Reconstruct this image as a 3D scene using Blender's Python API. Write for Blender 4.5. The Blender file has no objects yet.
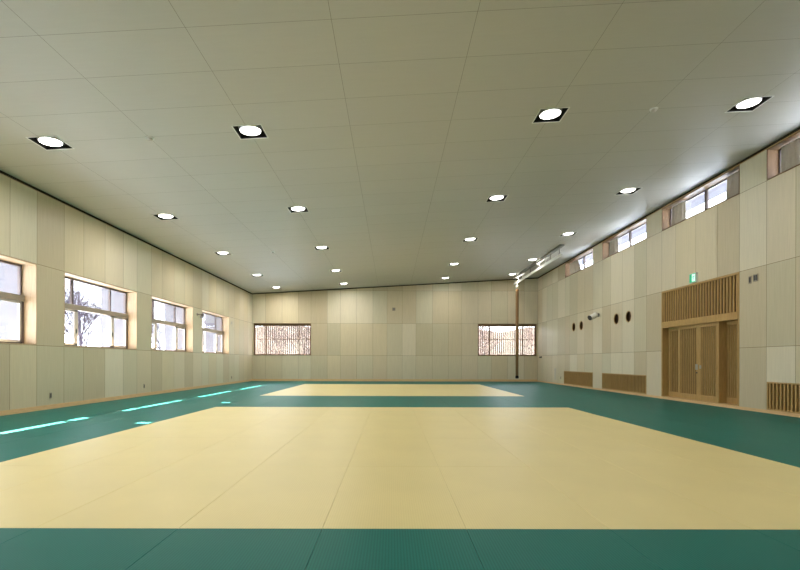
import bpy, math, random
from mathutils import Vector, Matrix
SC = bpy.context.scene
COL = SC.collection
R = math.radians

# ---------------------------------------------------------------- camera
cam_d = bpy.data.cameras.new('camera'); cam = bpy.data.objects.new('camera', cam_d); COL.objects.link(cam)
cam_d.sensor_width = 36.0; cam_d.lens = 488.27 / 800 * 36
cam_d.shift_x = 0.01009; cam_d.shift_y = 0.09578
cam_d.clip_start = 0.05; cam_d.clip_end = 500
cam.location = (0, 0, 1.1)
cam.matrix_world = Matrix.Translation((0, 0, 1.1)) @ Matrix.Rotation(-0.0007, 4, 'Z') @ Matrix.Rotation(R(90), 4, 'X') @ Matrix.Rotation(0.0022, 4, 'Z')
SC.camera = cam

# ---------------------------------------------------------------- world, sun, exposure
SKY = 12; SUN = 140.0; LAMP = 46.0
SC.view_settings.view_transform = 'Standard'; SC.view_settings.look = 'None'
SC.view_settings.gamma = 1; SC.view_settings.use_curve_mapping = False
SC.view_settings.exposure = 0.0
SC.cycles.use_denoising = True
SC.cycles.max_bounces = 14; SC.cycles.diffuse_bounces = 8; SC.cycles.transparent_max_bounces = 24
SC.cycles.sample_clamp_indirect = 8.0
w = bpy.data.worlds.new('world'); SC.world = w; w.use_nodes = True
nt = w.node_tree; bg = nt.nodes['Background']
tc = nt.nodes.new('ShaderNodeTexCoord'); sep = nt.nodes.new('ShaderNodeSeparateXYZ'); ramp = nt.nodes.new('ShaderNodeValToRGB')
nt.links.new(tc.outputs['Generated'], sep.inputs[0]); nt.links.new(sep.outputs['Z'], ramp.inputs[0])
ramp.color_ramp.elements[0].position = 0.0; ramp.color_ramp.elements[0].color = (0.90, 0.94, 1.0, 1)
ramp.color_ramp.elements[1].position = 0.8; ramp.color_ramp.elements[1].color = (0.68, 0.80, 1.0, 1)
nt.links.new(ramp.outputs[0], bg.inputs[0]); bg.inputs[1].default_value = SKY
sd = bpy.data.lights.new('sun', 'SUN'); sd.energy = SUN; sd.angle = R(0.5); sd.color = (1.0, 0.95, 0.86)
so = bpy.data.objects.new('sun', sd); COL.objects.link(so)
so.rotation_euler = Vector((1.0, -0.46, -0.815)).to_track_quat('-Z', 'Y').to_euler()

# ---------------------------------------------------------------- room measures
XL, XR, YB, YF = -7.80, 8.17, 27.32, -2.6
KZ = 0.05796
def zc(x): return 4.896 + KZ * (x - XL)
H1, H2, H3 = 1.44, 3.23, 5.06        # horizontal panel joints

def srgb(r, g, b):
    f = lambda c: ((c / 255 + 0.055) / 1.055) ** 2.4 if c > 10 else c / 255 / 12.92
    return (f(r), f(g), f(b), 1)

# ---------------------------------------------------------------- materials
def mat(name, col, rough=0.6, spec=0.4, metal=0.0):
    m = bpy.data.materials.new(name); m.use_nodes = True
    b = m.node_tree.nodes['Principled BSDF']
    b.inputs['Base Color'].default_value = col; b.inputs['Roughness'].default_value = rough
    b.inputs['Specular IOR Level'].default_value = spec; b.inputs['Metallic'].default_value = metal
    return m
def N(m, t): return m.node_tree.nodes.new(t)
def L(m, a, b): m.node_tree.links.new(a, b)
def grain(m, col, scale=(1, 1, 1), nscale=6.0, lo=0.9, hi=1.07, tone=False, detail=5, bump=0.0):
    """noise stretched along one axis multiplied over the colour; tone = per-panel colour attribute"""
    b = m.node_tree.nodes['Principled BSDF']
    tc = N(m, 'ShaderNodeTexCoord'); mp = N(m, 'ShaderNodeMapping'); mp.inputs['Scale'].default_value = scale
    no = N(m, 'ShaderNodeTexNoise'); no.inputs['Scale'].default_value = nscale; no.inputs['Detail'].default_value = detail
    mr = N(m, 'ShaderNodeMapRange'); mr.inputs[1].default_value = 0.3; mr.inputs[2].default_value = 0.7
    mr.inputs[3].default_value = lo; mr.inputs[4].default_value = hi
    L(m, tc.outputs['Object'], mp.inputs[0]); L(m, mp.outputs[0], no.inputs['Vector']); L(m, no.outputs['Fac'], mr.inputs[0])
    mx = N(m, 'ShaderNodeMix'); mx.data_type = 'RGBA'; mx.blend_type = 'MULTIPLY'; mx.inputs[0].default_value = 1
    mx.inputs[6].default_value = col; L(m, mr.outputs[0], mx.inputs[7])
    out = mx.outputs[2]
    if tone:
        at = N(m, 'ShaderNodeAttribute'); at.attribute_name = 'tone'
        m2 = N(m, 'ShaderNodeMix'); m2.data_type = 'RGBA'; m2.blend_type = 'MULTIPLY'; m2.inputs[0].default_value = 1
        L(m, out, m2.inputs[6]); L(m, at.outputs['Color'], m2.inputs[7]); out = m2.outputs[2]
    L(m, out, b.inputs['Base Color'])
    if bump:
        bp = N(m, 'ShaderNodeBump'); bp.inputs['Strength'].default_value = bump; bp.inputs['Distance'].default_value = 0.002
        L(m, no.outputs['Fac'], bp.inputs['Height']); L(m, bp.outputs[0], b.inputs['Normal'])
    return m
M = {}
M['panel'] = grain(mat('panel_plywood', (1,) * 4, 0.45, 0.35), srgb(204, 195, 171), (9, 9, 0.35), 5.0, 0.93, 1.04, tone=True)
M['joint'] = mat('joint_backing_board', srgb(120, 108, 82), 0.9, 0.1)  # brown backing board that shows between the wall panels
M['gap'] = mat('painted_gap_shade', srgb(38, 32, 26), 0.9, 0.1)  # dark colour standing in for shade in the gap under the ceiling
M['ceil'] = grain(mat('ceiling_board', (1,) * 4, 0.5, 0.22), srgb(191, 188, 180), (1.2, 10, 1), 2.0, 0.985, 1.015, tone=True)
M['ceiljoint'] = mat('ceiling_joint', srgb(144, 142, 128), 0.7, 0.2)
M['pine'] = grain(mat('pine_lining', (1,) * 4, 0.5, 0.3), srgb(184, 162, 132), (12, 12, 1.0), 3.0, 0.86, 1.08)
M['cedar'] = grain(mat('cedar_lining', (1,) * 4, 0.5, 0.3), srgb(112, 86, 58), (12, 12, 1.2), 3.0, 0.82, 1.08)
M['oak'] = grain(mat('oak_lattice', (1,) * 4, 0.5, 0.3), srgb(176, 142, 88), (14, 14, 1.2), 3.0, 0.82, 1.1)
M['oakdark'] = grain(mat('oak_backing', (1,) * 4, 0.6, 0.2), srgb(66, 44, 22), (14, 14, 1.2), 3.0, 0.8, 1.1)
M['void'] = mat('dark_void', srgb(46, 36, 24), 0.9, 0.1)
M['base'] = grain(mat('baseboard_wood', (1,) * 4, 0.45, 0.3), srgb(214, 180, 134), (1.5, 1.5, 12), 3.0, 0.88, 1.06)
M['bronze'] = mat('bronze_aluminium', srgb(92, 80, 76), 0.4, 0.5, 0.3)
M['taupe'] = mat('taupe_aluminium', srgb(150, 140, 126), 0.4, 0.5, 0.2)
M['sash'] = mat('pale_aluminium', srgb(196, 190, 184), 0.4, 0.5, 0.2)
M['steel'] = mat('satin_steel', srgb(190, 190, 190), 0.3, 0.5, 0.9)
M['white'] = mat('white_paint', srgb(232, 232, 228), 0.45, 0.4)
M['grey'] = mat('grey_plastic', srgb(120, 118, 112), 0.5, 0.4)
M['dgrey'] = mat('dark_grey_plastic', srgb(60, 60, 60), 0.5, 0.4)
M['black'] = mat('black_metal', srgb(20, 18, 16), 0.6, 0.3)
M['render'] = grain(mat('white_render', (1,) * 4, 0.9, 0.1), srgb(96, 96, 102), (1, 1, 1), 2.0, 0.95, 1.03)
M['slat'] = grain(mat('weathered_batten', (1,) * 4, 0.8, 0.1), srgb(156, 141, 128), (14, 14, 1.0), 3.0, 0.85, 1.08)
M['bark'] = grain(mat('bark', (1,) * 4, 0.9, 0.1), srgb(52, 47, 55), (4, 4, 1), 4.0, 0.8, 1.1)
M['twig'] = grain(mat('twig_bark', (1,) * 4, 0.9, 0.1), srgb(86, 72, 66), (4, 4, 1), 4.0, 0.7, 1.2)
M['ground'] = grain(mat('pale_ground', (1,) * 4, 0.95, 0.05), srgb(228, 229, 232), (1, 1, 1), 0.6, 0.9, 1.08)
M['hill'] = grain(mat('dry_grass_slope', (1,) * 4, 0.95, 0.05), srgb(66, 60, 51), (1, 1, 1), 1.5, 0.7, 1.2)
M['curtain'] = grain(mat('curtain_cloth', (1,) * 4, 0.9, 0.1), srgb(188, 180, 164), (20, 20, 2), 4.0, 0.92, 1.05)
M['strip'] = mat('strip_plastic', srgb(190, 188, 186), 0.85, 0.1)
nt = M['curtain'].node_tree; tl = nt.nodes.new('ShaderNodeBsdfTranslucent'); tl.inputs[0].default_value = srgb(190, 182, 172); mxs = nt.nodes.new('ShaderNodeMixShader'); mxs.inputs[0].default_value = 0.25
nt.links.new(nt.nodes['Principled BSDF'].outputs[0], mxs.inputs[1]); nt.links.new(tl.outputs[0], mxs.inputs[2]); nt.links.new(mxs.outputs[0], nt.nodes['Material Output'].inputs[0])
M['pole'] = grain(mat('pole_wood', (1,) * 4, 0.5, 0.3), srgb(150, 116, 78), (8, 8, 0.6), 3.0, 0.8, 1.1)
M['subfloor'] = mat('subfloor', srgb(30, 60, 52), 0.9, 0.1)

def mat_mat(name, col, rough, spec, amp=1.0):
    """vinyl tatami face: fine ribs that run away from the camera"""
    m = mat(name, col, rough, spec); b = m.node_tree.nodes['Principled BSDF']
    tc = N(m, 'ShaderNodeTexCoord')
    wv = N(m, 'ShaderNodeTexWave'); wv.wave_type = 'BANDS'; wv.bands_direction = 'X'; wv.wave_profile = 'SIN'
    wv.inputs['Scale'].default_value = 2 * math.pi / 0.0175 / 20 ; wv.inputs['Distortion'].default_value = 0
    L(m, tc.outputs['Object'], wv.inputs['Vector'])
    mr = N(m, 'ShaderNodeMapRange'); mr.inputs[3].default_value = 1 - 0.12 * amp; mr.inputs[4].default_value = 1 + 0.1 * amp
    L(m, wv.outputs['Fac'], mr.inputs[0])
    no = N(m, 'ShaderNodeTexNoise'); no.inputs['Scale'].default_value = 1.3; no.inputs['Detail'].default_value = 3
    L(m, tc.outputs['Object'], no.inputs['Vector'])
    mr2 = N(m, 'ShaderNodeMapRange'); mr2.inputs[1].default_value = 0.3; mr2.inputs[2].default_value = 0.7
    mr2.inputs[3].default_value = 0.97; mr2.inputs[4].default_value = 1.03; L(m, no.outputs['Fac'], mr2.inputs[0])
    mu = N(m, 'ShaderNodeMath'); mu.operation = 'MULTIPLY'; L(m, mr.outputs[0], mu.inputs[0]); L(m, mr2.outputs[0], mu.inputs[1])
    mx = N(m, 'ShaderNodeMix'); mx.data_type = 'RGBA'; mx.blend_type = 'MULTIPLY'; mx.inputs[0].default_value = 1
    mx.inputs[6].default_value = col; L(m, mu.outputs[0], mx.inputs[7]); L(m, mx.outputs[2], b.inputs['Base Color'])
    bp = N(m, 'ShaderNodeBump'); bp.inputs['Strength'].default_value = 0.25 * amp; bp.inputs['Distance'].default_value = 0.001
    L(m, wv.outputs['Fac'], bp.inputs['Height']); L(m, bp.outputs[0], b.inputs['Normal'])
    return m
M['green'] = mat_mat('green_vinyl_tatami', srgb(34, 104, 96), 0.4, 0.04)
M['yellow'] = mat_mat('yellow_vinyl_tatami', srgb(213, 199, 143), 0.40, 0.2, 0.25)

def emis(name, col, s):
    m = mat(name, col, 0.5); b = m.node_tree.nodes['Principled BSDF']
    b.inputs['Emission Color'].default_value = col; b.inputs['Emission Strength'].default_value = s
    return m
M['lamp'] = emis('lamp_glow', (1.0, 0.97, 0.9, 1), 9.0)
M['sign_green'] = emis('sign_green', srgb(20, 150, 110), 0.9)
M['sign_white'] = emis('sign_white', srgb(225, 250, 245), 0.9)
g = bpy.data.materials.new('window_glass'); g.use_nodes = True; M['glass'] = g
nt = g.node_tree; nt.nodes.remove(nt.nodes['Principled BSDF'])
tr = nt.nodes.new('ShaderNodeBsdfTransparent'); gl = nt.nodes.new('ShaderNodeBsdfGlossy'); gl.inputs['Roughness'].default_value = 0.02
fr = nt.nodes.new('ShaderNodeFresnel'); geo = nt.nodes.new('ShaderNodeNewGeometry'); ior = nt.nodes.new('ShaderNodeMapRange')
ior.inputs[3].default_value = 1.35; ior.inputs[4].default_value = 1 / 1.35
nt.links.new(geo.outputs['Backfacing'], ior.inputs[0]); nt.links.new(ior.outputs[0], fr.inputs[0]); ms = nt.nodes.new('ShaderNodeMixShader')
tr.inputs[0].default_value = (0.95, 0.96, 0.97, 1)
nt.links.new(fr.outputs[0], ms.inputs[0]); nt.links.new(tr.outputs[0], ms.inputs[1]); nt.links.new(gl.outputs[0], ms.inputs[2])
nt.links.new(ms.outputs[0], nt.nodes['Material Output'].inputs[0])

# ---------------------------------------------------------------- mesh helpers
class MB:
    def __init__(s): s.v = []; s.f = []; s.m = []; s.t = []
    def face(s, pts, mi=0, tone=(1, 1, 1)):
        n = len(s.v); s.v += [tuple(p) for p in pts]; s.f.append(tuple(range(n, n + len(pts)))); s.m.append(mi); s.t.append(tone)
    def box(s, x0, x1, y0, y1, z0, z1, mi=0, tone=(1, 1, 1), bev=0.0):
        if x1 < x0: x0, x1 = x1, x0
        if y1 < y0: y0, y1 = y1, y0
        if z1 < z0: z0, z1 = z1, z0
        n = len(s.v)
        s.v += [(x, y, z) for x in (x0, x1) for y in (y0, y1) for z in (z0, z1)]
        for q in ((0, 1, 3, 2), (4, 6, 7, 5), (0, 4, 5, 1), (2, 3, 7, 6), (0, 2, 6, 4), (1, 5, 7, 3)):
            s.f.append(tuple(n + i for i in q)); s.m.append(mi); s.t.append(tone)
    def tube(s, pts, rad, seg=8, mi=0, caps=True):
        rings = []
        for i, p in enumerate(pts):
            p = Vector(p)
            d = Vector(pts[min(i + 1, len(pts) - 1)]) - Vector(pts[max(i - 1, 0)])
            d.normalize(); a = d.cross(Vector((0, 0, 1)) if abs(d.z) < 0.95 else Vector((1, 0, 0))).normalized(); b = d.cross(a)
            r = rad[i] if isinstance(rad, (list, tuple)) else rad
            n = len(s.v)
            for k in range(seg):
                t = 2 * math.pi * k / seg; s.v.append(tuple(p + (a * math.cos(t) + b * math.sin(t)) * r))
            rings.append(n)
        for i in range(len(rings) - 1):
            for k in range(seg):
                a, b = rings[i], rings[i + 1]; k2 = (k + 1) % seg
                s.f.append((a + k, a + k2, b + k2, b + k)); s.m.append(mi); s.t.append((1, 1, 1))
        if caps:
            s.f.append(tuple(rings[0] + k for k in range(seg))[::-1]); s.m.append(mi); s.t.append((1, 1, 1))
            s.f.append(tuple(rings[-1] + k for k in range(seg))); s.m.append(mi); s.t.append((1, 1, 1))
    def lathe(s, prof, seg=24, mi=0, cx=0, cy=0):
        n = len(s.v)
        for (r, z) in prof:
            for k in range(seg):
                t = 2 * math.pi * k / seg; s.v.append((cx + r * math.cos(t), cy + r * math.sin(t), z))
        for i in range(len(prof) - 1):
            for k in range(seg):
                k2 = (k + 1) % seg
                s.f.append((n + i * seg + k, n + i * seg + k2, n + (i + 1) * seg + k2, n + (i + 1) * seg + k)); s.m.append(mi); s.t.append((1, 1, 1))
    def build(s, name, mats, parent=None, loc=None, smooth=False, bevel=0.0):
        me = bpy.data.meshes.new(name); me.from_pydata(s.v, [], s.f)
        for m in (mats if isinstance(mats, (list, tuple)) else [mats]): me.materials.append(M[m])
        me.polygons.foreach_set('material_index', s.m)
        if smooth: me.polygons.foreach_set('use_smooth', [True] * len(s.f))
        at = me.attributes.new('tone', 'FLOAT_COLOR', 'FACE')
        flat = []
        for t in s.t: flat += [t[0], t[1], t[2], 1]
        at.data.foreach_set('color', flat)
        me.update()
        o = bpy.data.objects.new(name, me); COL.objects.link(o)
        if parent: o.parent = parent
        if loc: o.location = loc
        if bevel:
            b = o.modifiers.new('bevel', 'BEVEL'); b.width = bevel; b.segments = 2; b.limit_method = 'ANGLE'
        return o
def tag(o, label=None, cat=None, group=None, kind=None):
    if label: o['label'] = label
    if cat: o['category'] = cat
    if group: o['group'] = group
    if kind: o['kind'] = kind
    return o
def empty(name, loc=(0, 0, 0)):
    o = bpy.data.objects.new(name, None); COL.objects.link(o); o.location = loc; o.empty_display_size = 0.1; return o
def box_obj(name, x0, x1, y0, y1, z0, z1, m, parent=None, bevel=0.0):
    b = MB(); b.box(x0, x1, y0, y1, z0, z1); return b.build(name, m, parent, bevel=bevel)

def subtract(rects, h):
    out = []
    for (a, b, c, d) in rects:
        ha, hb, hc, hd = max(a, h[0]), min(b, h[1]), max(c, h[2]), min(d, h[3])
        if ha >= hb - 1e-6 or hc >= hd - 1e-6: out.append((a, b, c, d)); continue
        if a < ha: out.append((a, ha, c, d))
        if hb < b: out.append((hb, b, c, d))
        if c < hc: out.append((ha, hb, c, hc))
        if hd < d: out.append((ha, hb, hd, d))
    return [r for r in out if r[1] - r[0] > 1e-4 and r[3] - r[2] > 1e-4]
def panels(mb, ss, ts, holes, mapf, gap, tonef, rounds=(), mi=0):
    for i in range(len(ss) - 1):
        for j in range(len(ts) - 1):
            r = (ss[i] + gap / 2, ss[i + 1] - gap / 2, ts[j] + gap / 2, ts[j + 1] - gap / 2)
            tone = tonef(i, j)
            rd = [c for c in rounds if r[0] < c[0] < r[1] and r[2] < c[1] < r[3]]
            if rd:
                cx, cy, cr = rd[0]
                an = sorted([2 * math.pi * k / 32 for k in range(32)] + [math.atan2(y - cy, x - cx) % (2 * math.pi) for x in r[:2] for y in r[2:]])
                def outer(a):
                    dx, dy = math.cos(a), math.sin(a); t = 1e9
                    if abs(dx) > 1e-9: t = min(t, ((r[1] if dx > 0 else r[0]) - cx) / dx)
                    if abs(dy) > 1e-9: t = min(t, ((r[3] if dy > 0 else r[2]) - cy) / dy)
                    return (cx + dx * t, cy + dy * t)
                for k in range(len(an)):
                    a, b = an[k], an[(k + 1) % len(an)]
                    pa, pb = outer(a), outer(b)
                    ia, ib = (cx + math.cos(a) * cr, cy + math.sin(a) * cr), (cx + math.cos(b) * cr, cy + math.sin(b) * cr)
                    mb.face([mapf(*ia), mapf(*pa), mapf(*pb), mapf(*ib)], mi, tone)
                continue
            rs = [r]
            for h in holes: rs = subtract(rs, h)
            for (a, b, c, d) in rs:
                q = [mapf(a, c), mapf(b, c), mapf(b, d), mapf(a, d)]
                if max(p[2] for p in q) - min(p[2] for p in q) < 1e-4 and abs(q[0][0] - q[1][0]) + abs(q[0][1] - q[1][1]) < 1e-4: continue
                mb.face(q, mi, tone)
rng = random.Random(4)
PAL = [(1.0, 0.98, 0.96), (0.97, 1.0, 0.99), (0.93, 0.94, 0.90), (0.86, 0.82, 0.75), (0.95, 0.92, 0.86), (1.07, 1.08, 1.10), (0.86, 0.86, 0.80), (0.98, 0.95, 0.87)]
def wall_tone(i, j):
    c = rng.choice(PAL); k = rng.uniform(0.98, 1.02); return tuple(a * k for a in c)

# ---------------------------------------------------------------- floor: sub floor and single vinyl mats
b = MB(); b.box(XL - 0.3, XR + 0.3, YF - 0.3, YB + 0.3, -0.30, -0.05)
tag(b.build('floor', 'subfloor'), 'dark sub floor under the vinyl judo mats', kind='structure')
Y1, Y2, Y3, Y4 = 3.215, 11.79, 15.63, 23.85
XY0, XY1 = -4.238, 4.277
xs = [XL + 0.016, -7.075, -6.13, -5.184] + [XY0 + (XY1 - XY0) * k / 9 for k in range(10)] + [5.25, 6.223, 7.196, XR - 0.023]
rows = [(-2.58, -0.59), (-0.59, 1.31), (1.31, Y1)]
y = Y1
while y < Y2 - 0.01: rows.append((y, min(y + 1.9055, Y2))); y = rows[-1][1]
rows += [(Y2, (Y2 + Y3) / 2), ((Y2 + Y3) / 2, Y3)]
y = Y3
while y < Y4 - 0.01: rows.append((y, min(y + (Y4 - Y3) / 4.5, Y4 + 0.0))); y = rows[-1][1]
rows += [(Y4, (Y4 + YB) / 2), ((Y4 + YB) / 2, YB - 0.016)]
protos = {}
def mat_mesh(wd, ln, m):
    key = (round(wd, 3), round(ln, 3), m)
    if key not in protos:
        g, c, t = 0.0005, 0.0022, 0.045
        mb = MB(); x, yy = wd / 2 - g, ln / 2 - g
        v = [(-x, -yy, -t), (x, -yy, -t), (x, yy, -t), (-x, yy, -t), (-x, -yy, -c), (x, -yy, -c), (x, yy, -c), (-x, yy, -c),
             (-x + c, -yy + c, 0), (x - c, -yy + c, 0), (x - c, yy - c, 0), (-x + c, yy - c, 0)]
        mb.v = v
        mb.f = [(3, 2, 1, 0), (8, 9, 10, 11)] + [(a, (a + 1) % 4, (a + 1) % 4 + 4, a + 4) for a in range(4)] + [(a + 4, (a + 1) % 4 + 4, (a + 1) % 4 + 8, a + 8) for a in range(4)]
        mb.m = [0] * 10; mb.t = [(1, 1, 1)] * 10
        o = mb.build(('yellow' if m == 'yellow' else 'green') + '_mat', m); COL.objects.unlink(o); protos[key] = o
    return protos[key]
for (ya, yb) in rows:
    for i in range(len(xs) - 1):
        xa, xb = xs[i], xs[i + 1]; cx, cy = (xa + xb) / 2, (ya + yb) / 2
        inx = XY0 - 0.01 < xa and xb < XY1 + 0.01
        near = ya >= Y1 - 0.01 and yb <= Y2 + 0.01; far = ya >= Y3 - 0.01 and yb <= Y4 + 0.01
        m = 'yellow' if inx and (near or far) else 'green'
        o = mat_mesh(xb - xa, yb - ya, m).copy(); COL.objects.link(o); o.location = (cx, cy, 0)
        if m == 'yellow' and near: lb, gr = 'pale yellow ribbed vinyl mat of the large near yellow square', 'mats of the near yellow square'
        elif m == 'yellow': lb, gr = 'pale yellow vinyl mat of the smaller-looking far yellow square', 'mats of the far yellow square'
        elif cy < Y1: lb, gr = 'green ribbed vinyl mat in the front strip before the near yellow square', 'green mats in the front strip'
        elif not inx and cx < 0: lb, gr = 'green vinyl mat in the border between yellow squares and window wall', 'green mats along the window wall'
        elif not inx: lb, gr = 'green vinyl mat in the border between yellow squares and lattice door wall', 'green mats along the door wall'
        elif cy < Y3: lb, gr = 'green vinyl mat in the band between the two yellow squares', 'green mats between the yellow squares'
        else: lb, gr = 'green vinyl mat in the strip between far yellow square and back wall', 'green mats along the back wall'
        tag(o, lb, 'mat', gr)

# ---------------------------------------------------------------- ceiling
LX = [-6.1, -2.53, 2.83, 6.38]; LY = [-0.3, 4.2, 8.73, 13.18, 17.64, 22.1, 25.8]
HS = 0.248
cx_s = [XL] + [-6.14 + 1.797 * k for k in range(8)] + [XR]
cx_s = [XL, -6.14, -4.34, -2.545, -0.75, 1.05, 2.83, 4.65, 6.43, XR]
cy_s = [YF] + [6.0 + 0.902 * k for k in range(-9, 24) if YF + 0.1 < 6.0 + 0.902 * k < YB - 0.1] + [YB]
holes = [(x - HS, x + HS, y - HS, y + HS) for x in LX for y in LY]
b = MB()
def cmap(dz): return lambda x, y: (x, y, zc(x) + dz)
crng = random.Random(9)
panels(b, cx_s, cy_s, holes, cmap(0), 0.007, lambda i, j: (lambda k: (k, k, k))(crng.uniform(0.985, 1.01)), mi=0)
rs = [(XL - 0.02, XR + 0.02, YF - 0.02, YB + 0.02)]
for h in holes: rs = subtract(rs, h)
f = cmap(0.006)
for (a, c, d, e) in rs: b.face([f(a, d), f(c, d), f(c, e), f(a, e)], 1)
f0, f1 = cmap(0.16), cmap(0.36)
x0, x1, y0, y1 = XL - 0.5, XR + 1.6, YF - 0.4, YB + 0.8
q0 = [f0(x0, y0), f0(x1, y0), f0(x1, y1), f0(x0, y1)]; q1 = [f1(x0, y0), f1(x1, y0), f1(x1, y1), f1(x0, y1)]
b.face(q0, 2); b.face(q1[::-1], 2)
for k in range(4): b.face([q0[k], q0[(k + 1) % 4], q1[(k + 1) % 4], q1[k]], 2)
tag(b.build('ceiling', ['ceil', 'ceiljoint', 'render']), 'sloping ceiling of pale rectangular boards', kind='structure')

# ---------------------------------------------------------------- walls
def wall(name, axis, pos, out, s0, s1, ss, holes, rounds=(), th=0.30, topgap=0.055, label=''):
    """axis 'x': wall at x=pos running in y; axis 'y': wall at y=pos running in x. out = +1/-1 direction away from room"""
    b = MB(); off = 0.006
    top = (lambda s: zc(s)) if axis == 'y' else (lambda s: zc(pos))
    def mp(d, tg):
        def f(s, z):
            z = min(z, top(s) - tg)
            return (pos + out * d, s, z) if axis == 'x' else (s, pos + out * d, z)
        return f
    panels(b, ss, [0.0, H1, H2, H3, 6.2], holes, mp(0, topgap), 0.009, wall_tone, rounds, 0)
    # shell
    rs = [(s0, s1, -0.3, 6.6)]
    hs = holes + [(c[0] - c[2] - 0.02, c[0] + c[2] + 0.02, c[1] - c[2] - 0.02, c[1] + c[2] + 0.02) for c in rounds]
    for h in hs: rs = subtract(rs, h)
    fa, fb = mp(off, -0.1), mp(th, -0.1)
    for (a, c, d, e) in rs:
        e_ = e
        pa = [fa(a, d), fa(c, d), fa(c, e_), fa(a, e_)]; pb = [fb(a, d), fb(c, d), fb(c, e_), fb(a, e_)]
        b.face(pa, 1); b.face(pb[::-1], 2)
        for k in range(4): b.face([pa[k], pb[k], pb[(k + 1) % 4], pa[(k + 1) % 4]], 2)
    # panel edges towards openings
    fp, fq = mp(0, topgap), mp(off, topgap)
    # dark strip painted as the shade in the gap below the ceiling
    n = 1 if axis == 'x' else 8
    for k in range(n):
        a = s0 + 0.3 + (s1 - s0 - 0.6) * k / n; c = s0 + 0.3 + (s1 - s0 - 0.6) * (k + 1) / n
        P = lambda s, dz: ((pos + out * 0.004, s, top(s) - dz) if axis == 'x' else (s, pos + out * 0.004, top(s) - dz))
        b.face([P(a, topgap), P(c, topgap), P(c, -0.003), P(a, -0.003)], 3)
    return tag(b.build(name, ['panel', 'joint', 'render', 'gap']), label, kind='structure')

WY = [-5.25, -1.03, 3.19, 7.41, 11.63, 15.85, 20.08]; WL = 3.33
lw = [y for y in WY if y > 0]
lh = [(y, y + WL, H1, H2) for y in lw]
ss = [YF]
for y in lw:
    for d in (0, 0.74, 1.66, 2.57, 3.33): ss.append(y + d)
ss = [YF, -1.75, -1.0, -0.1, 0.8, 1.55, 2.3] + ss[1:] + [24.2, 24.98, 25.75, 26.5, YB]
wall('wall_left', 'x', XL, -1, YF - 0.3, YB + 0.3, ss, lh, th=0.40, label='long window wall of pale plywood panels on the left')
bs = [XL, -7.06, -6.13, -5.22, -4.51, -3.6, -2.87, -1.96, -1.05, -0.26, 0.59, 1.36, 2.28, 3.17, 3.92, 4.83, 5.58, 6.49, 7.42, XR]
BW = [(-7.72, -4.51), (4.83, 8.10)]
wall('wall_back', 'y', YB, 1, XL - 0.3, XR + 0.3, bs, [(a, c, H1, H2) for a, c in BW], label='far end wall of pale plywood panels')
rsx = [YF, -1.8, -1.0, -0.2, 0.6, 1.4, 2.25, 3.1, 3.9, 4.7, 5.55, 6.4, 7.27, 8.07, 8.95, 9.87, 10.64, 11.47, 12.25, 13.12, 14.05, 14.77, 15.65, 16.44, 17.3, 18.22, 18.94, 19.82, 20.66, 21.5, 22.4, 23.0, 24.0, 24.85, 25.7, 26.5, YB]
CL = [(3.0, 6.4), (7.27, 10.64), (11.47, 14.77), (15.65, 18.93), (19.82, 23.0)]   # high windows
CT = 5.745
DOOR = (11.47, 14.77)
GR = [(7.27, 10.62), (15.65, 18.94), (19.82, 23.12)]
holes = [(a, c, H3, CT) for a, c in CL] + [(DOOR[0], DOOR[1], 0.06, H2)] + [(a, c, 0.07, 0.68) for a, c in GR]
PORTS = [(16.84, 2.67, 0.19), (17.75, 2.67, 0.19), (21.03, 2.67, 0.19), (21.9, 2.67, 0.19)]
wall('wall_right', 'x', XR, 1, YF - 0.3, YB + 0.3, rsx, holes, PORTS, label='long wall of pale plywood panels with the lattice door on the right')
b = MB(); b.box(XL, XR, YF - 0.3, YF, -0.05, 6.0)
tag(b.build('wall_front', 'panel'), 'end wall behind the camera', kind='structure')

# baseboards
def baseboard(name, x0, x1, y0, y1, z1=0.09, label=''):
    b = MB(); b.box(x0, x1, y0, y1, -0.045, z1); return tag(b.build(name, 'base'), label, kind='structure')
baseboard('baseboard_left', XL, XL + 0.014, YF, YB, 0.10, label='pale wood skirting below the window wall')
baseboard('baseboard_back', XL + 0.016, XR - 0.022, YB - 0.014, YB, 0.12, label='wood skirting below the back wall')
b = MB(); b.box(XR - 0.02, XR, YF, YB, -0.045, 0.03); b.box(XR - 0.010, XR, YF, YB, 0.035, 0.068); b.box(XR - 0.004, XR, YF, YB, 0.03, 0.035)
tag(b.build('baseboard_right', 'base'), 'stepped wood skirting below the door wall', kind='structure')
# thin pine bead along the wall tops
b = MB(); b.box(XL, XL + 0.006, YF, YB, zc(XL) - 0.075, zc(XL) - 0.058); tag(b.build('trim_1', 'pine'), kind='structure')
b = MB(); b.box(XR - 0.006, XR, YF, YB, zc(XR) - 0.075, zc(XR) - 0.058); tag(b.build('trim_2', 'oak'), kind='structure')

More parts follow.
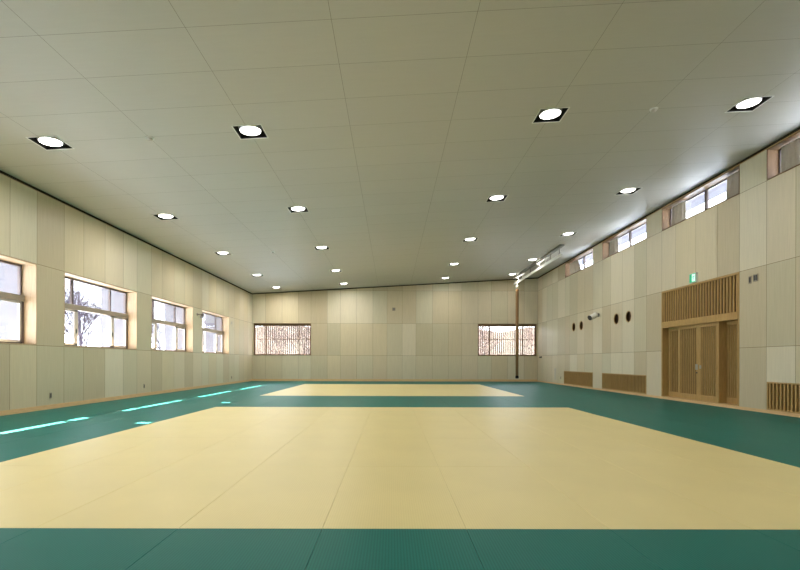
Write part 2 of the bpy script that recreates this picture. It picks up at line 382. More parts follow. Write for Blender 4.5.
# ---------------------------------------------------------------- windows of the left wall
def win_left(n, y0):
    y1 = y0 + WL
    w = empty('window_%d' % n, (XL - 0.25, y0 + WL / 2, H1)); tag(w, kind='structure')
    o = Vector(w.location)
    def B(name, m, boxes, bevel=0.0, par=None):
        mb = MB()
        for (x0, x1, a, c, d, e) in boxes: mb.box(x0 - o.x, x1 - o.x, a - o.y, c - o.y, d - o.z, e - o.z)
        return mb.build(name, m, par or w, bevel=bevel)
    X0, X1 = XL - 0.40, XL + 0.004
    t = 0.025
    B('window_lining', 'pine', [(X0, X1, y0, y0 + t, H1 + t, H2 - t), (X0, X1, y1 - t, y1, H1 + t, H2 - t), (X0, X1, y0, y1, H1, H1 + t), (X0, X1, y0, y1, H2 - t, H2),
                                (XL - 0.29, XL - 0.27, y0 + t, y1 - t, H2 - t - 0.012, H2 - t)])
    a, c, d, e = y0 + t, y1 - t, H1 + t, H2 - t
    fx0, fx1 = XL - 0.375, XL - 0.305
    B('window_frame', 'bronze', [(fx0, fx1, a, a + 0.05, d, e), (fx0, fx1, c - 0.05, c, d, e), (fx0, fx1, a + 0.05, c - 0.05, d, d + 0.035), (fx0, fx1, a + 0.05, c - 0.05, e - 0.05, e)], 0.004)
    B('transom', 'taupe', [(fx0, XL - 0.245, a, c, 2.40, 2.53)], 0.006)
    for my in (y0 + 0.77, y0 + 2.43): B('mullion', 'bronze', [(fx0 + 0.004, fx1 - 0.004, my, my + 0.05, 2.53, e - 0.05)])
    for (p, q) in ((a + 0.05, y0 + 0.77), (y0 + 0.82, y0 + 2.43), (y0 + 2.48, c - 0.05)):
        B('glass_pane', 'glass', [(fx0 + 0.03, fx0 + 0.036, p, q, 2.53, e - 0.05)])
    B('glass_pane', 'glass', [(fx0 + 0.012, fx0 + 0.018, y0 + 0.77, y0 + 2.56, d + 0.035, 2.40)])
    for (p, q, hs) in ((a + 0.05, y0 + 0.96, 1), (y0 + 2.45, c - 0.05, 0)):
        x0, x1 = XL - 0.325, XL - 0.280
        s = B('sliding_sash', 'sash', [(x0, x1, p, p + (0.14 if hs == 0 else 0.05), d + 0.035, 2.395), (x0, x1, q - (0.15 if hs else 0.05), q, d + 0.035, 2.395),
                                       (x0, x1, p, q, d + 0.035, d + 0.085), (x0, x1, p, q, 2.35, 2.395)], 0.003)
        B('glass_pane', 'glass', [(x0 + 0.018, x0 + 0.023, p + 0.05, q - 0.05, d + 0.085, 2.35)], par=s)
        hy = q - 0.08 if hs else p + 0.05
        B('sash_handle', 'dgrey', [(x1, x1 + 0.015, hy - 0.012, hy + 0.012, 1.80, 1.92)], 0.003, s)
    # dark outer stile beside the far sash
    B('side_track', 'bronze', [(XL - 0.303, XL - 0.265, c - 0.05, c, d, 2.395)])
    # daylight portal
    return w
def portal(x, y, z, sy, sz, nrm):
    l = bpy.data.lights.new('daylight_portal', 'AREA'); l.shape = 'RECTANGLE'; l.size = sy; l.size_y = sz; l.cycles.is_portal = True
    ob = bpy.data.objects.new('daylight_portal', l); COL.objects.link(ob); ob.location = (x, y, z)
    ob.rotation_euler = Vector(nrm).to_track_quat('-Z', 'Y').to_euler()
for n, y in enumerate(reversed(lw)):
    win_left(n + 1, y); portal(XL - 0.41, y + WL / 2, (H1 + H2) / 2, WL, H2 - H1, (1, 0, 0))
nw = len(lw)

# ---------------------------------------------------------------- back windows
def win_back(n, x0, x1, mulls):
    w = empty('window_%d' % n, ((x0 + x1) / 2, YB + 0.15, H1)); tag(w, kind='structure'); o = Vector(w.location)
    def B(name, m, boxes, bevel=0.0):
        mb = MB()
        for (a, c, p, q, d, e) in boxes: mb.box(a - o.x, c - o.x, p - o.y, q - o.y, d - o.z, e - o.z)
        return mb.build(name, m, w, bevel=bevel)
    y0, y1 = YB - 0.005, YB + 0.30
    B('window_lining', 'cedar', [(x0, x0 + 0.03, y0, y1, H1, H2), (x1 - 0.03, x1, y0, y1, H1, H2), (x0 + 0.03, x1 - 0.03, y0, y1, H1, H1 + 0.03), (x0 + 0.03, x1 - 0.03, y0, y1, H2 - 0.03, H2)])
    ya, yb = YB + 0.10, YB + 0.16
    B('window_frame', 'cedar', [(x0 + 0.03, x0 + 0.07, ya, yb, H1 + 0.03, H2 - 0.03), (x1 - 0.07, x1 - 0.03, ya, yb, H1 + 0.03, H2 - 0.03),
                                (x0 + 0.07, x1 - 0.07, ya, yb, H1 + 0.03, H1 + 0.06), (x0 + 0.07, x1 - 0.07, ya, yb, H2 - 0.14, H2 - 0.03)])
    for m_ in mulls: B('mullion', 'cedar', [(m_ - 0.03, m_ + 0.03, ya, yb, H1 + 0.06, H2 - 0.14)])
    B('transom', 'cedar', [(x0 + 0.07, x1 - 0.07, ya + 0.01, yb - 0.02, 2.335, 2.36)])
    ed = [x0 + 0.07] + [m_ for m_ in mulls] + [x1 - 0.07]
    for k in range(len(ed) - 1):
        B('glass_pane', 'glass', [(ed[k] + 0.03 * (k > 0), ed[k + 1] - 0.03 * (k < len(ed) - 2), YB + 0.13, YB + 0.135, H1 + 0.06, H2 - 0.14)])
    bx = []; x = x0 + 0.08
    while x < x1 - 0.06: bx.append((x, x + 0.036, YB + 0.36, YB + 0.42, H1 - 0.1, H2 + 0.1)); x += 0.108
    bx += [(x0 - 0.05, x1 + 0.05, YB + 0.42, YB + 0.45, H1 - 0.05, H1 + 0.0), (x0 - 0.05, x1 + 0.05, YB + 0.42, YB + 0.45, H2, H2 + 0.05)]
    s = B('batten_screen', 'slat', bx)
    portal((x0 + x1) / 2, YB + 0.31, (H1 + H2) / 2, x1 - x0, H2 - H1, (0, -1, 0))
win_back(nw + 1, BW[0][0], BW[0][1], (-7.05, -5.20))
win_back(nw + 2, BW[1][0], BW[1][1], (5.50, 7.36))

# ---------------------------------------------------------------- high windows of the right wall, with curtains
def win_high(n, y0, y1):
    w = empty('window_%d' % n, (XR + 0.15, (y0 + y1) / 2, H3)); tag(w, kind='structure'); o = Vector(w.location)
    def B(name, m, boxes, bevel=0.0):
        mb = MB()
        for (a, c, p, q, d, e) in boxes: mb.box(a - o.x, c - o.x, p - o.y, q - o.y, d - o.z, e - o.z)
        return mb.build(name, m, w, bevel=bevel)
    xa, xb, t = XR - 0.003, XR + 0.30, 0.025
    B('window_lining', 'cedar', [(xa, xb, y0, y0 + t, H3, CT), (xa, xb, y1 - t, y1, H3, CT), (xa, xb, y0 + t, y1 - t, H3, H3 + t), (xa, xb, y0 + t, y1 - t, CT - t, CT)])
    a, c, d, e = y0 + t, y1 - t, H3 + t, CT - t
    fa, fb = XR + 0.24, XR + 0.28
    B('window_frame', 'bronze', [(fa, fb, a, a + 0.04, d, e), (fa, fb, c - 0.04, c, d, e), (fa, fb, a + 0.04, c - 0.04, d, d + 0.03), (fa, fb, a + 0.04, c - 0.04, e - 0.03, e)])
    m_ = (y0 + y1) / 2 - 0.05
    B('mullion', 'bronze', [(fa - 0.01, fb, m_ - 0.045, m_ + 0.045, d + 0.03, e - 0.03)])
    B('glass_pane', 'glass', [(fa + 0.02, fa + 0.025, a + 0.04, m_ - 0.045, d + 0.03, e - 0.03)])
    B('glass_pane', 'glass', [(fa + 0.02, fa + 0.025, m_ + 0.045, c - 0.04, d + 0.03, e - 0.03)])
    portal(XR + 0.31, (y0 + y1) / 2, (H3 + CT) / 2, y1 - y0, CT - H3, (-1, 0, 0))
for n, (a, c) in enumerate(CL): win_high(nw + 3 + n, a, c)
def curtain(ya, yb, folds, label, lean=0.0):
    """pleated cloth between ya and yb; lean pulls the foot along the wall"""
    mb = MB(); nx = folds * 10; z0, z1 = H3 + 0.035, CT - 0.045; nz = 8; cy = (ya + yb) / 2
    def P(i, j):
        t = i / nx; s = j / nz; z = z1 + (z0 - z1) * s
        y = ya + (yb - ya) * t + lean * s * (1 - t)
        am = 0.050 * (0.6 + 0.5 * s)
        x = XR + 0.165 + am * math.sin(t * folds * 2 * math.pi + 0.5 * math.sin(3 * s)) + 0.012 * math.sin(t * 23 + 2 * s)
        return (x, y - cy, z - z0)
    for i in range(nx):
        for j in range(nz):
            mb.face([P(i, j), P(i + 1, j), P(i + 1, j + 1), P(i, j + 1)])
    o = mb.build('curtain', 'curtain', None, (0, cy, z0), smooth=True)
    import bmesh
    bm = bmesh.new(); bm.from_mesh(o.data); bmesh.ops.remove_doubles(bm, verts=bm.verts, dist=1e-4); bm.to_mesh(o.data); bm.free()
    so = o.modifiers.new('cloth', 'SOLIDIFY'); so.thickness = 0.003
    return tag(o, label, 'curtain', 'grey curtains drawn back in the high windows')
curtain(21.95, 22.80, 6, 'grey curtain at the far end of the farthest high window', lean=-0.45)
curtain(18.05, 18.62, 5, 'grey curtain at the far end of the second farthest high window')
curtain(15.73, 15.84, 2, 'narrow curtain fold at the near end of the second farthest high window')
curtain(13.90, 14.48, 5, 'grey curtain at the far end of the high window above the lattice door')
curtain(11.55, 12.12, 5, 'grey curtain at the near end of the high window above the lattice door')
curtain(9.95, 10.42, 6, 'grey curtain in the high window at the right edge of the photo', lean=-0.1)

# ---------------------------------------------------------------- door with lattice
dr = empty('door_1', (XR, (DOOR[0] + DOOR[1]) / 2, 0.06)); tag(dr, 'wide wooden lattice door with sliding leaves', kind='structure')
def DB(name, m, boxes, par=None, bevel=0.0):
    o = Vector(dr.location); mb = MB()
    for (a, c, p, q, d, e) in boxes: mb.box(a - o.x, c - o.x, p - o.y, q - o.y, d - o.z, e - o.z)
    return mb.build(name, m, par or dr, bevel=bevel)
y0, y1 = DOOR; j = 0.075; yr = y0 + 0.04
DB('door_frame', 'oak', [(XR - 0.008, XR + 0.28, y1 - 0.055, y1, 0.06, H2), (XR - 0.008, XR + 0.28, y0, yr, 0.06, H2), (XR - 0.008, XR + 0.28, yr, y1 - 0.055, H2 - 0.05, H2),
                         (XR - 0.012, XR + 0.28, yr, y1 - 0.055, 2.12, 2.30), (XR - 0.0, XR + 0.28, yr, y1 - 0.055, 0.06, 0.085)], bevel=0.003)
def slats(ya, yb, za, zb, x0, x1, wd, n):
    p = (yb - ya) / n; return [(x0, x1, ya + p * (k + 0.5) - wd / 2, ya + p * (k + 0.5) + wd / 2, za, zb) for k in range(n)]
DB('transom_lattice', 'oak', slats(yr, y1 - 0.055, 2.30, H2 - 0.05, XR + 0.008, XR + 0.034, 0.045, 28))
DB('transom_backing', 'oakdark', [(XR + 0.0345, XR + 0.05, yr, y1 - 0.055, 2.30, H2 - 0.05)])
def leaf(ya, yb, x, n, name='door_leaf', top=2.12):
    st = 0.085
    lf = DB(name, 'oak', [(x, x + 0.04, ya, ya + st, 0.085, top), (x, x + 0.04, yb - st, yb, 0.085, top), (x, x + 0.04, ya + st, yb - st, 0.085, 0.23), (x, x + 0.04, ya + st, yb - st, top - 0.09, top)], bevel=0.002)
    DB('lattice', 'oak', slats(ya + st, yb - st, 0.23, top - 0.09, x + 0.008, x + 0.028, 0.036, n), lf)
    DB('backing_board', 'oakdark', [(x + 0.032, x + 0.039, ya + st, yb - st, 0.23, top - 0.09)], lf)
    DB('cross_rail', 'oakdark', [(x + 0.0282, x + 0.0318, ya + st, yb - st, 1.10, 1.125)], lf)
    return lf
leaf(13.90, 14.68, XR + 0.16, 7)
lf = leaf(13.07, 14.00, XR + 0.055, 9)
DB('lock_plate', 'steel', [(XR + 0.043, XR + 0.0545, 13.10, 13.20, 0.90, 1.05)], lf, 0.002)
DB('lock_cylinder', 'dgrey', [(XR + 0.035, XR + 0.0545, 13.12, 13.155, 0.80, 0.84)], lf, 0.002)
lf = leaf(12.27, 13.065, XR + 0.055, 8)
DB('lock_plate', 'steel', [(XR + 0.043, XR + 0.0545, 12.96, 13.03, 0.93, 1.02)], lf, 0.002)
DB('door_post', 'oak', [(XR + 0.0, XR + 0.20, 12.19, 12.265, 0.085, 2.12)], bevel=0.002)
leaf(yr, 12.26, XR + 0.205, 8, 'side_panel')
DB('rear_board', 'void', [(XR + 0.27, XR + 0.28, yr, y1 - 0.055, 0.085, 2.12)])

# ---------------------------------------------------------------- low wall grilles
def grille(ya, yb, label, n, dark):
    w = empty('wall_grille', (XR, (ya + yb) / 2, 0.07)); tag(w, label, 'grille', 'low wooden slat grilles at the foot of the door wall'); o = Vector(w.location)
    def B(name, m, boxes):
        mb = MB()
        for (a, c, p, q, d, e) in boxes: mb.box(a - o.x, c - o.x, p - o.y, q - o.y, d - o.z, e - o.z)
        return mb.build(name, m, w)
    t = 0.03
    B('frame', 'oak', [(XR - 0.006, XR + 0.2, ya, ya + t, 0.07, 0.68), (XR - 0.006, XR + 0.2, yb - t, yb, 0.07, 0.68), (XR - 0.006, XR + 0.2, ya + t, yb - t, 0.65, 0.68), (XR - 0.006, XR + 0.2, ya + t, yb - t, 0.07, 0.10)])
    B('slats', 'oak', slats(ya + t, yb - t, 0.10, 0.65, XR + 0.0, XR + (0.04 if dark else 0.022), 0.042 if dark else 0.034, n))
    B('backing', 'void' if dark else 'oakdark', [(XR + (0.15 if dark else 0.026), XR + (0.17 if dark else 0.05), ya + t, yb - t, 0.10, 0.65)])
grille(GR[0][0], GR[0][1], 'low wooden slat grille at the right edge, just right of the lattice door', 34, True)
grille(GR[1][0], GR[1][1], 'low wooden slat grille nearest left of the lattice door, the longer-looking one', 34, False)
grille(GR[2][0], GR[2][1], 'low wooden slat grille farthest from the lattice door, towards the back corner', 34, False)

# ---------------------------------------------------------------- round ports
PL = ['round wood-rimmed wall port nearest the lattice door', 'round wall port second from the lattice door, just right of the spotlight',
      'round wall port just left of the spotlight on the door wall', 'round wall port farthest from the lattice door']
for (cy, cz, r), lb in zip(PORTS, PL):
    w = empty('wall_port', (XR, cy, cz)); tag(w, lb, 'vent', 'four round ports in the door wall')
    def ring(prof, name, m):
        mb = MB(); mb.lathe(prof, 32)
        o = mb.build(name, m, w, smooth=True); o.rotation_euler = (0, R(90), 0); return o   # local z -> +x (into wall)
    ring([(r + 0.012, -0.004), (r - 0.012, -0.006), (r - 0.014, 0.0), (r - 0.014, 0.015), (r + 0.008, 0.015), (r + 0.012, -0.004)], 'rim', 'oak')
    ring([(r - 0.014, 0.0155), (r - 0.016, 0.18), (r + 0.008, 0.18), (r + 0.008, 0.0155), (r - 0.014, 0.0155)], 'throat', 'oakdark')
    ring([(r - 0.018, 0.12), (r * 0.6, 0.10), (r * 0.45, 0.135), (0.0005, 0.14), (0.0005, 0.16), (r - 0.018, 0.16), (r - 0.018, 0.12)], 'speaker_cone', 'oakdark')

# ---------------------------------------------------------------- square downlights
DIM = [1.6, 1.1, 0.72, 0.5]      # lamp power weighted to the window side, added to lift its wall and ceiling
def lens_light(parent, k=0):
    l = bpy.data.lights.new('lamp_light', 'AREA'); l.shape = 'DISK'; l.size = 0.33; l.energy = LAMP * DIM[k]; l.color = (1.0, 0.95, 0.87); l.spread = R(172)
    ob = bpy.data.objects.new('lamp_light', l); COL.objects.link(ob); ob.parent = parent; ob.location = (0, 0, -0.012); return ob
tilt = -math.atan(KZ)
dl = empty('downlight', (0, 0, 0))
S = HS - 0.004
b = MB(); d = 0.11
for (x0, x1, y0, y1) in ((-S, -S + 0.006, -S, S), (S - 0.006, S, -S, S), (-S + 0.006, S - 0.006, -S, -S + 0.006), (-S + 0.006, S - 0.006, S - 0.006, S)): b.box(x0, x1, y0, y1, -0.002, d)
b.box(-S, S, -S, S, d, d + 0.01)
p_h = b.build('housing', 'black', dl)
b = MB(); T = HS + 0.012
for (x0, x1, y0, y1) in ((-T, -S, -T, T), (S, T, -T, T), (-S, S, -T, -S), (-S, S, S, T)): b.box(x0, x1, y0, y1, -0.008, -0.0005)
p_t = b.build('trim_ring', 'white', dl)
b = MB(); b.lathe([(0.215, d - 0.002), (0.197, 0.03), (0.187, 0.012), (0.180, 0.014), (0.173, d - 0.002)], 32)
p_r = b.build('reflector', 'steel', dl, smooth=True)
b = MB(); b.lathe([(0.178, 0.03), (0.175, 0.016), (0.14, 0.002), (0.08, -0.003), (0.0005, -0.006)], 32)
p_l = b.build('lamp_lens', 'lamp', dl, smooth=True)
colname = ['in the window-side column', 'in the second column from the windows', 'in the third column from the windows', 'in the column along the door wall']
rowname = ['behind the view', 'overhead', 'in the nearest row', 'in the second row', 'in the middle row', 'in the fourth row', 'in the farthest row']
first = True
for ix, x in enumerate(LX):
    for iy, y in enumerate(LY):
        if first: o = dl; first = False; lens_light(o, ix)
        else:
            o = dl.copy(); COL.objects.link(o)
            for pt in (p_h, p_t, p_r, p_l):
                c = pt.copy(); COL.objects.link(c); c.parent = o
            lens_light(o, ix)
        o.location = (x, y, zc(x)); o.rotation_euler = (0, tilt, 0)
        tag(o, 'square downlight %s, %s' % (rowname[iy], colname[ix]), 'ceiling light', 'square recessed downlights')

# ---------------------------------------------------------------- small ceiling caps
for (x, y, lb) in ((-4.34, 8.75, 'small white round detector on the ceiling near the window wall'), (4.67, 8.71, 'small white round detector on the ceiling between the two nearest right downlights'),
                   (-4.34, 17.84, 'small white detector on the ceiling halfway down the hall, left')):
    w = empty('ceiling_detector', (x, y, zc(x))); w.rotation_euler = (0, tilt, 0); tag(w, lb, 'detector', 'round ceiling detectors')
    b = MB(); b.lathe([(0.0005, -0.012), (0.07, -0.012), (0.072, -0.001), (0.0005, -0.001)], 24); b.build('base', 'white', w, smooth=False)
    b = MB(); b.lathe([(0.0005, -0.052), (0.03, -0.05), (0.042, -0.035), (0.045, -0.0125), (0.0005, -0.0125)], 24); b.build('head', 'sash', w, smooth=True)

# ---------------------------------------------------------------- hoist rail and hanging pole in the far right corner
RX = 6.7; zr_ = zc(RX)
ra = empty('ceiling_rail', (RX, 23.0, 5.33)); tag(ra, 'long white ceiling rail with carriages hanging near the far right corner', 'rail'); o_ = Vector(ra.location)
def RB(name, m, fn, par=None, **k):
    mb = MB(); fn(mb); ob = mb.build(name, m, par or ra, **k)
    for v in ob.data.vertices: v.co -= o_
    return ob
RB('lower_rail', 'white', lambda b: (b.box(RX - 0.03, RX + 0.03, 19.3, 26.7, 5.30, 5.33), b.box(RX - 0.008, RX + 0.008, 19.3, 26.7, 5.33, 5.39), b.box(RX - 0.04, RX + 0.04, 19.3, 26.7, 5.39, 5.40)))
RB('ceiling_channel', 'grey', lambda b: (b.box(RX - 0.09, RX + 0.09, 19.2, 26.85, zr_ - 0.07, zr_ - 0.008)))
for y in (19.5, 20.6, 22.4, 23.6, 25.2, 26.5):
    RB('hanger', 'grey', lambda b: (b.tube([(RX, y, 5.40), (RX, y, zr_ - 0.07)], 0.016, 8), b.box(RX - 0.05, RX + 0.05, y - 0.03, y + 0.03, 5.40, 5.425)))
for y in (21.6, 25.3):
    c = RB('carriage_beam', 'white', lambda b: (b.box(RX - 0.06, RX + 0.0, y - 0.75, y + 0.75, 5.55, 5.59)), bevel=0.004)
    RB('carriage_leg', 'white', lambda b: (b.tube([(RX - 0.03, y - 0.55, 5.55), (RX - 0.03, y - 0.35, 5.40)], 0.014, 8)), c)
    RB('carriage_leg', 'white', lambda b: (b.tube([(RX - 0.03, y + 0.55, 5.55), (RX - 0.03, y + 0.35, 5.40)], 0.014, 8)), c)
po = empty('hanging_pole', (6.68, 26.0, 5.30)); tag(po, 'long brown wooden pole hanging from the ceiling rail before the back window', 'pole')
b = MB(); b.lathe([(0.0005, -5.0), (0.075, -5.0), (0.082, -3.0), (0.088, -0.45), (0.086, -0.32), (0.0005, -0.32)], 20); b.build('shaft', 'pole', po, smooth=True)
b = MB(); b.lathe([(0.0005, -0.32), (0.07, -0.32), (0.07, -0.12), (0.03, -0.08), (0.02, 0.0), (0.0005, 0.0)], 20); b.build('top_collar', 'white', po, smooth=True)
b = MB(); b.lathe([(0.0005, -5.09), (0.085, -5.08), (0.092, -4.99), (0.078, -4.96), (0.077, -4.93)], 20); b.build('foot_ring', 'black', po, smooth=True)
for y in (23.95, 26.2): pass

# ---------------------------------------------------------------- wall devices
def device(name, cat, label, loc, boxes, group=None):
    """boxes: (part name, material, x0,x1,y0,y1,z0,z1) relative to loc"""
    w = empty(name, loc); tag(w, label, cat, group)
    for (pn, m, *r) in boxes:
        mb = MB(); mb.box(*r); mb.build(pn, m, w, bevel=0.003)
    return w
for y, lb in ((11.17, 'small wall outlet low on the window wall between the two nearest windows'), (15.39, 'small wall outlet low on the window wall below the pier right of the second window'), (23.8, 'small wall outlet low on the window wall, nearest the back corner')):
    device('wall_outlet', 'outlet', lb, (XL, y, 0.31), [('cover_plate', 'taupe', 0.0005, 0.010, -0.04, 0.04, -0.065, 0.065), ('socket', 'dgrey', 0.010, 0.014, -0.02, 0.02, -0.045, 0.045)], 'outlets low on the window wall')
device('wall_outlet', 'outlet', 'small wall outlet low on the door wall left of the farthest grille', (XR, 23.55, 0.34), [('cover_plate', 'taupe', -0.010, -0.0005, -0.04, 0.04, -0.065, 0.065), ('socket', 'dgrey', -0.014, -0.010, -0.02, 0.02, -0.045, 0.045)])
device('wall_sensor', 'sensor', 'small pale sensor high on the window wall near the back corner', (XL, 23.8, 2.97), [('cover_plate', 'sash', 0.0005, 0.014, -0.045, 0.045, -0.08, 0.08), ('lens', 'grey', 0.014, 0.02, -0.02, 0.02, -0.02, 0.02)])
device('wall_speaker', 'speaker', 'small square grey box high on the middle of the back wall', (0.12, YB, 4.03), [('box', 'taupe', -0.09, 0.09, -0.05, -0.0005, -0.09, 0.09), ('grille_face', 'grey', -0.065, 0.065, -0.054, -0.05, -0.065, 0.065)])
device('wall_switch', 'switch', 'narrow grey wall switch beside the lattice door, the left of two', (XR, 11.12, 2.98), [('cover_plate', 'taupe', -0.012, -0.0005, -0.045, 0.045, -0.085, 0.085), ('button', 'dgrey', -0.018, -0.012, -0.028, 0.028, -0.06, 0.06)])
device('wall_switch', 'switch', 'wider grey wall plate beside the lattice door, the right of two', (XR, 10.95, 3.0), [('cover_plate', 'taupe', -0.012, -0.0005, -0.07, 0.07, -0.085, 0.085), ('button', 'dgrey', -0.018, -0.012, -0.052, -0.006, -0.06, 0.06), ('button', 'dgrey', -0.018, -0.012, 0.006, 0.052, -0.06, 0.06)])
device('marker_strip', 'strip', 'tall narrow white strip low on the door wall near the back corner', (XR, 24.37, 0.5), [('strip', 'strip', -0.02, -0.0005, -0.035, 0.035, -0.28, 0.28), ('end_cap', 'sash', -0.021, -0.0005, -0.037, 0.037, 0.28, 0.30)])
device('coat_knob', 'knob', 'small dark knob on the door wall just below the back window sill line', (XR, 26.6, 1.36), [('plate', 'dgrey', -0.01, -0.0005, -0.05, 0.05, -0.05, 0.05), ('knob', 'black', -0.12, -0.01, -0.025, 0.025, -0.03, 0.03)])

# spotlight on the right wall (pale drum on a bracket)
w = empty('wall_spotlight', (XR, 19.25, 2.96)); tag(w, 'pale grey drum spotlight on a bracket between the two pairs of round ports', 'spotlight')
b = MB(); b.lathe([(0.0005, 0), (0.075, 0), (0.075, 0.02), (0.0005, 0.02)], 20); o = b.build('wall_plate', 'grey', w); o.rotation_euler = (0, R(-90), 0); o.location = (-0.001, 0, 0)
b = MB(); b.tube([(-0.02, 0, 0), (-0.12, 0, 0.02), (-0.17, 0, -0.01)], 0.018, 10); b.build('bracket', 'dgrey', w, smooth=True)
b = MB(); b.tube([(-0.10, 0.10, 0.04), (-0.12, 0.02, 0.02), (-0.24, -0.02, -0.06), (-0.38, -0.07, -0.12)], [0.05, 0.09, 0.1, 0.105], 20); b.build('drum', 'white', w, smooth=False)
b = MB(); b.tube([(-0.38, -0.07, -0.12), (-0.40, -0.077, -0.13)], [0.105, 0.1], 20); b.build('lens_ring', 'dgrey', w)
# small camera on the left wall
w = empty('wall_camera', (XL, 19.58, 2.98)); tag(w, 'small dark security camera on a bracket between the last two windows', 'camera')
b = MB(); b.lathe([(0.0005, 0), (0.06, 0), (0.06, 0.02), (0.0005, 0.02)], 20); o = b.build('wall_plate', 'taupe', w); o.rotation_euler = (0, R(90), 0); o.location = (0.001, 0, 0)
b = MB(); b.tube([(0.02, 0, 0), (0.12, 0, 0.0), (0.2, 0, -0.03)], 0.02, 10); b.build('bracket', 'grey', w, smooth=True)
b = MB(); b.tube([(0.20, 0.06, 0.0), (0.20, 0.0, -0.06), (0.24, -0.16, -0.12)], [0.05, 0.062, 0.062], 16); b.build('housing', 'dgrey', w)
b = MB(); b.tube([(0.24, -0.16, -0.12), (0.243, -0.175, -0.125)], [0.05, 0.045], 16); b.build('lens', 'grey', w)

# exit sign: green box with a white doorway and a running figure
w = empty('exit_sign', (XR, 13.17, 3.375)); tag(w, 'small lit green exit sign with running figure above the lattice door', 'sign')
b = MB(); b.box(-0.055, -0.0005, -0.14, 0.14, -0.125, 0.125); b.build('housing', 'white', w, bevel=0.003)
b = MB(); b.box(-0.058, -0.055, -0.13, 0.13, -0.115, 0.115); b.build('green_face', 'sign_green', w)
b = MB(); b.box(-0.0595, -0.058, -0.105, 0.02, -0.095, 0.095); b.build('doorway', 'sign_white', w)
b = MB(); X0, X1 = -0.0605, -0.0595
def limb(pts, r):
    for k in range(len(pts) - 1):
        p, q = Vector(pts[k]), Vector(pts[k + 1]); d = (q - p).normalized(); nn = Vector((-d.y, d.x)) * r
        c = [p + nn - d * r * .5, p - nn - d * r * .5, q - nn + d * r * .5, q + nn + d * r * .5]
        b.face([(X0, v.x, v.y) for v in c])
        b.face([(X1, v.x, v.y) for v in reversed(c)])
        for i in range(4): b.face([(X0, c[i].x, c[i].y), (X0, c[(i + 1) % 4].x, c[(i + 1) % 4].y), (X1, c[(i + 1) % 4].x, c[(i + 1) % 4].y), (X1, c[i].x, c[i].y)])
limb([(-0.045, 0.045), (-0.035, -0.01)], 0.014)                       # trunk
limb([(-0.04, 0.04), (-0.075, 0.02), (-0.085, 0.045)], 0.006)         # arms
limb([(-0.04, 0.04), (-0.008, 0.025), (0.0, -0.002)], 0.006)
limb([(-0.035, -0.01), (-0.068, -0.03), (-0.062, -0.075)], 0.008)     # legs
limb([(-0.035, -0.01), (-0.012, -0.04), (0.012, -0.05)], 0.008)
hd = [(-0.055 + 0.014 * math.cos(t * math.pi / 6), 0.075 + 0.014 * math.sin(t * math.pi / 6)) for t in range(12)]
b.face([(X0, p, q) for p, q in hd])
b.build('running_figure', 'sign_green', w)

# ---------------------------------------------------------------- outside
b = MB(); b.box(-90, 90, -40, 120, -0.6, -0.4)
tag(b.build('ground', 'ground'), 'pale ground outside the hall', kind='structure')
b = MB()
for i in range(11):
    for jj in range(8):
        def hp(i, jj):
            x = -19 + i * 3.9; y = 40 + jj * 4; z = -0.5 + 6.6 * (jj / 8) ** 0.9 + (0.5 * math.sin(x * 0.3) + 0.3 * math.sin(x * 0.9 + jj)) * (jj > 0)
            return (x, y, z)
        b.face([hp(i, jj), hp(i + 1, jj), hp(i + 1, jj + 1), hp(i, jj + 1)])
tag(b.build('hill', 'hill', smooth=True), 'dry grassy slope behind the far windows', kind='structure')
# eave over the left windows with two made-up openings for small floor sun patches
eh = [(10.50, 10.76, -8.76, -8.42), (14.80, 15.08, -8.76, -8.42)]
rs = [(YF, YB + 0.8, -9.95, XL - 0.401)]
for h in eh: rs = subtract(rs, h)
b = MB()
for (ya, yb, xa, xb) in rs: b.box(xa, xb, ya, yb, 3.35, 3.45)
tag(b.build('trim_3', 'render'), 'white eave slab outside over the left windows', kind='structure')
b = MB(); b.box(XL - 0.3, XR + 0.3, YB + 0.50, YB + 1.7, 3.36, 3.46); b.box(XL - 0.3, XR + 0.3, YB + 0.301, YB + 0.50, 3.36, 3.46)  # added out of view to keep a sun streak off the right wall
tag(b.build('sun_block_slab', 'render'), 'unseen slab added outside over the far windows to block the sun', kind='structure')
cn = ['before the nearest window', 'between the first and second visible windows', 'between the second and third visible windows', 'between the third and fourth visible windows', 'beyond the last window']
for k, y in enumerate((6.97, 11.19, 15.41, 19.63, 23.85)):
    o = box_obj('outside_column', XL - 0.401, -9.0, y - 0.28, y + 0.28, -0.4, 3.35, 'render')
    tag(o, 'white rendered column outside the window wall, %s' % cn[k], 'column', 'white columns outside the window wall')

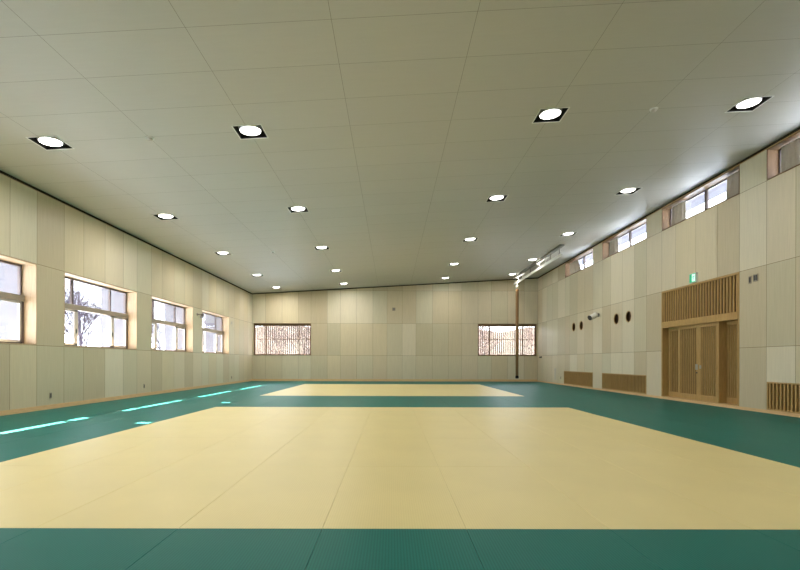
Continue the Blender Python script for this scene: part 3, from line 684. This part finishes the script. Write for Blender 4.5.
def tree_mesh(seed, height, r0, levels, spread, mb, n0=3, twist=0.35, seg=5, first=0.25):
    rg = random.Random(seed)
    def grow(p, d, ln, r, lev):
        pts = [p]; n = 4 if lev < 2 else 3; dd = Vector(d)
        rads = [r]
        for k in range(n):
            dd = (dd + Vector((rg.uniform(-1, 1), rg.uniform(-1, 1), rg.uniform(-0.5, 0.8))) * twist * 0.35).normalized()
            pts.append(pts[-1] + dd * ln / n); rads.append(r * (1 - 0.45 * (k + 1) / n))
        mb.tube(pts, rads, seg if lev < 2 else 3, caps=False)
        if lev >= levels: return
        nb = n0 + (lev == 0) + rg.randint(0, 1)
        for k in range(nb):
            t = rg.uniform(first if lev == 0 else 0.2, 1.0); idx = min(int(t * n), n - 1); q = pts[idx].lerp(pts[idx + 1], t * n - idx)
            az = rg.uniform(0, 2 * math.pi); side = Vector((math.cos(az), math.sin(az), rg.uniform(0.0, 0.6)))
            nd = (dd * (1 - spread) + side * spread + Vector((0, 0, 0.15))).normalized()
            grow(q, nd, ln * rg.uniform(0.55, 0.78), r * rg.uniform(0.41, 0.575), lev + 1)
        grow(pts[-1], dd, ln * 0.72, rads[-1], lev + 1)
    grow(Vector((0, 0, 0)), Vector((0, 0, 1)), height * 0.38, r0, 0)
trees = []
for sd_ in (3, 11):
    mb = MB(); tree_mesh(sd_, 8.5, 0.13, 6, 0.55, mb, twist=0.3); o = mb.build('bare_tree', 'bark'); trees.append(o)
spots = [(-15.5, 24.5, 0, 'bare tree outside, showing in the middle of the second visible window'), (-22.5, 31.0, 1, 'bare tree outside, showing at the right of the second visible window'),
         (-22.0, 22.5, 1, 'bare tree outside, showing at the left of the second visible window'), (-16.5, 35.5, 0, 'bare tree outside, showing in the third visible window'),
         (-25.0, 44.0, 1, 'bare tree far outside, behind the third visible window'), (-15.5, 46.0, 0, 'bare tree outside, showing in the farthest left window'),
         (-30.0, 36.0, 0, 'bare tree standing farther back beyond the second visible window')]
for k, (x, y, ti, lb) in enumerate(spots):
    if k < 2: o = trees[ti]
    else: o = trees[ti].copy(); COL.objects.link(o)
    o.location = (x, y, -0.42); o.rotation_euler = (0, 0, k * 1.7); s = 1 + 0.08 * ((k * 7) % 3 - 1); o.scale = (s, s, s)
    tag(o, lb, 'tree', 'bare trees outside the window wall')
mb = MB(); tree_mesh(21, 5.6, 0.07, 5, 0.72, mb, n0=4, seg=4, first=0.05); sh = mb.build('bare_shrub', 'twig')
sp = [(-10.6, 31.5), (-6.0, 32.6), (-8.6, 37.2), (4.9, 31.6), (9.6, 32.6), (7.2, 37.2)]
for k, (x, y) in enumerate(sp):
    o = sh if k == 0 else sh.copy()
    if k: COL.objects.link(o)
    o.location = (x, y, -0.42); o.rotation_euler = (0, 0, k * 2.3); s = 0.92 + 0.05 * (k % 4); o.scale = (s, s, s)
    tag(o, 'tangled bare shrub outside the %s back window behind the battens' % ('left' if x < 0 else 'right'), 'shrub', 'shrubs behind the %s back window' % ('left' if x < 0 else 'right'))
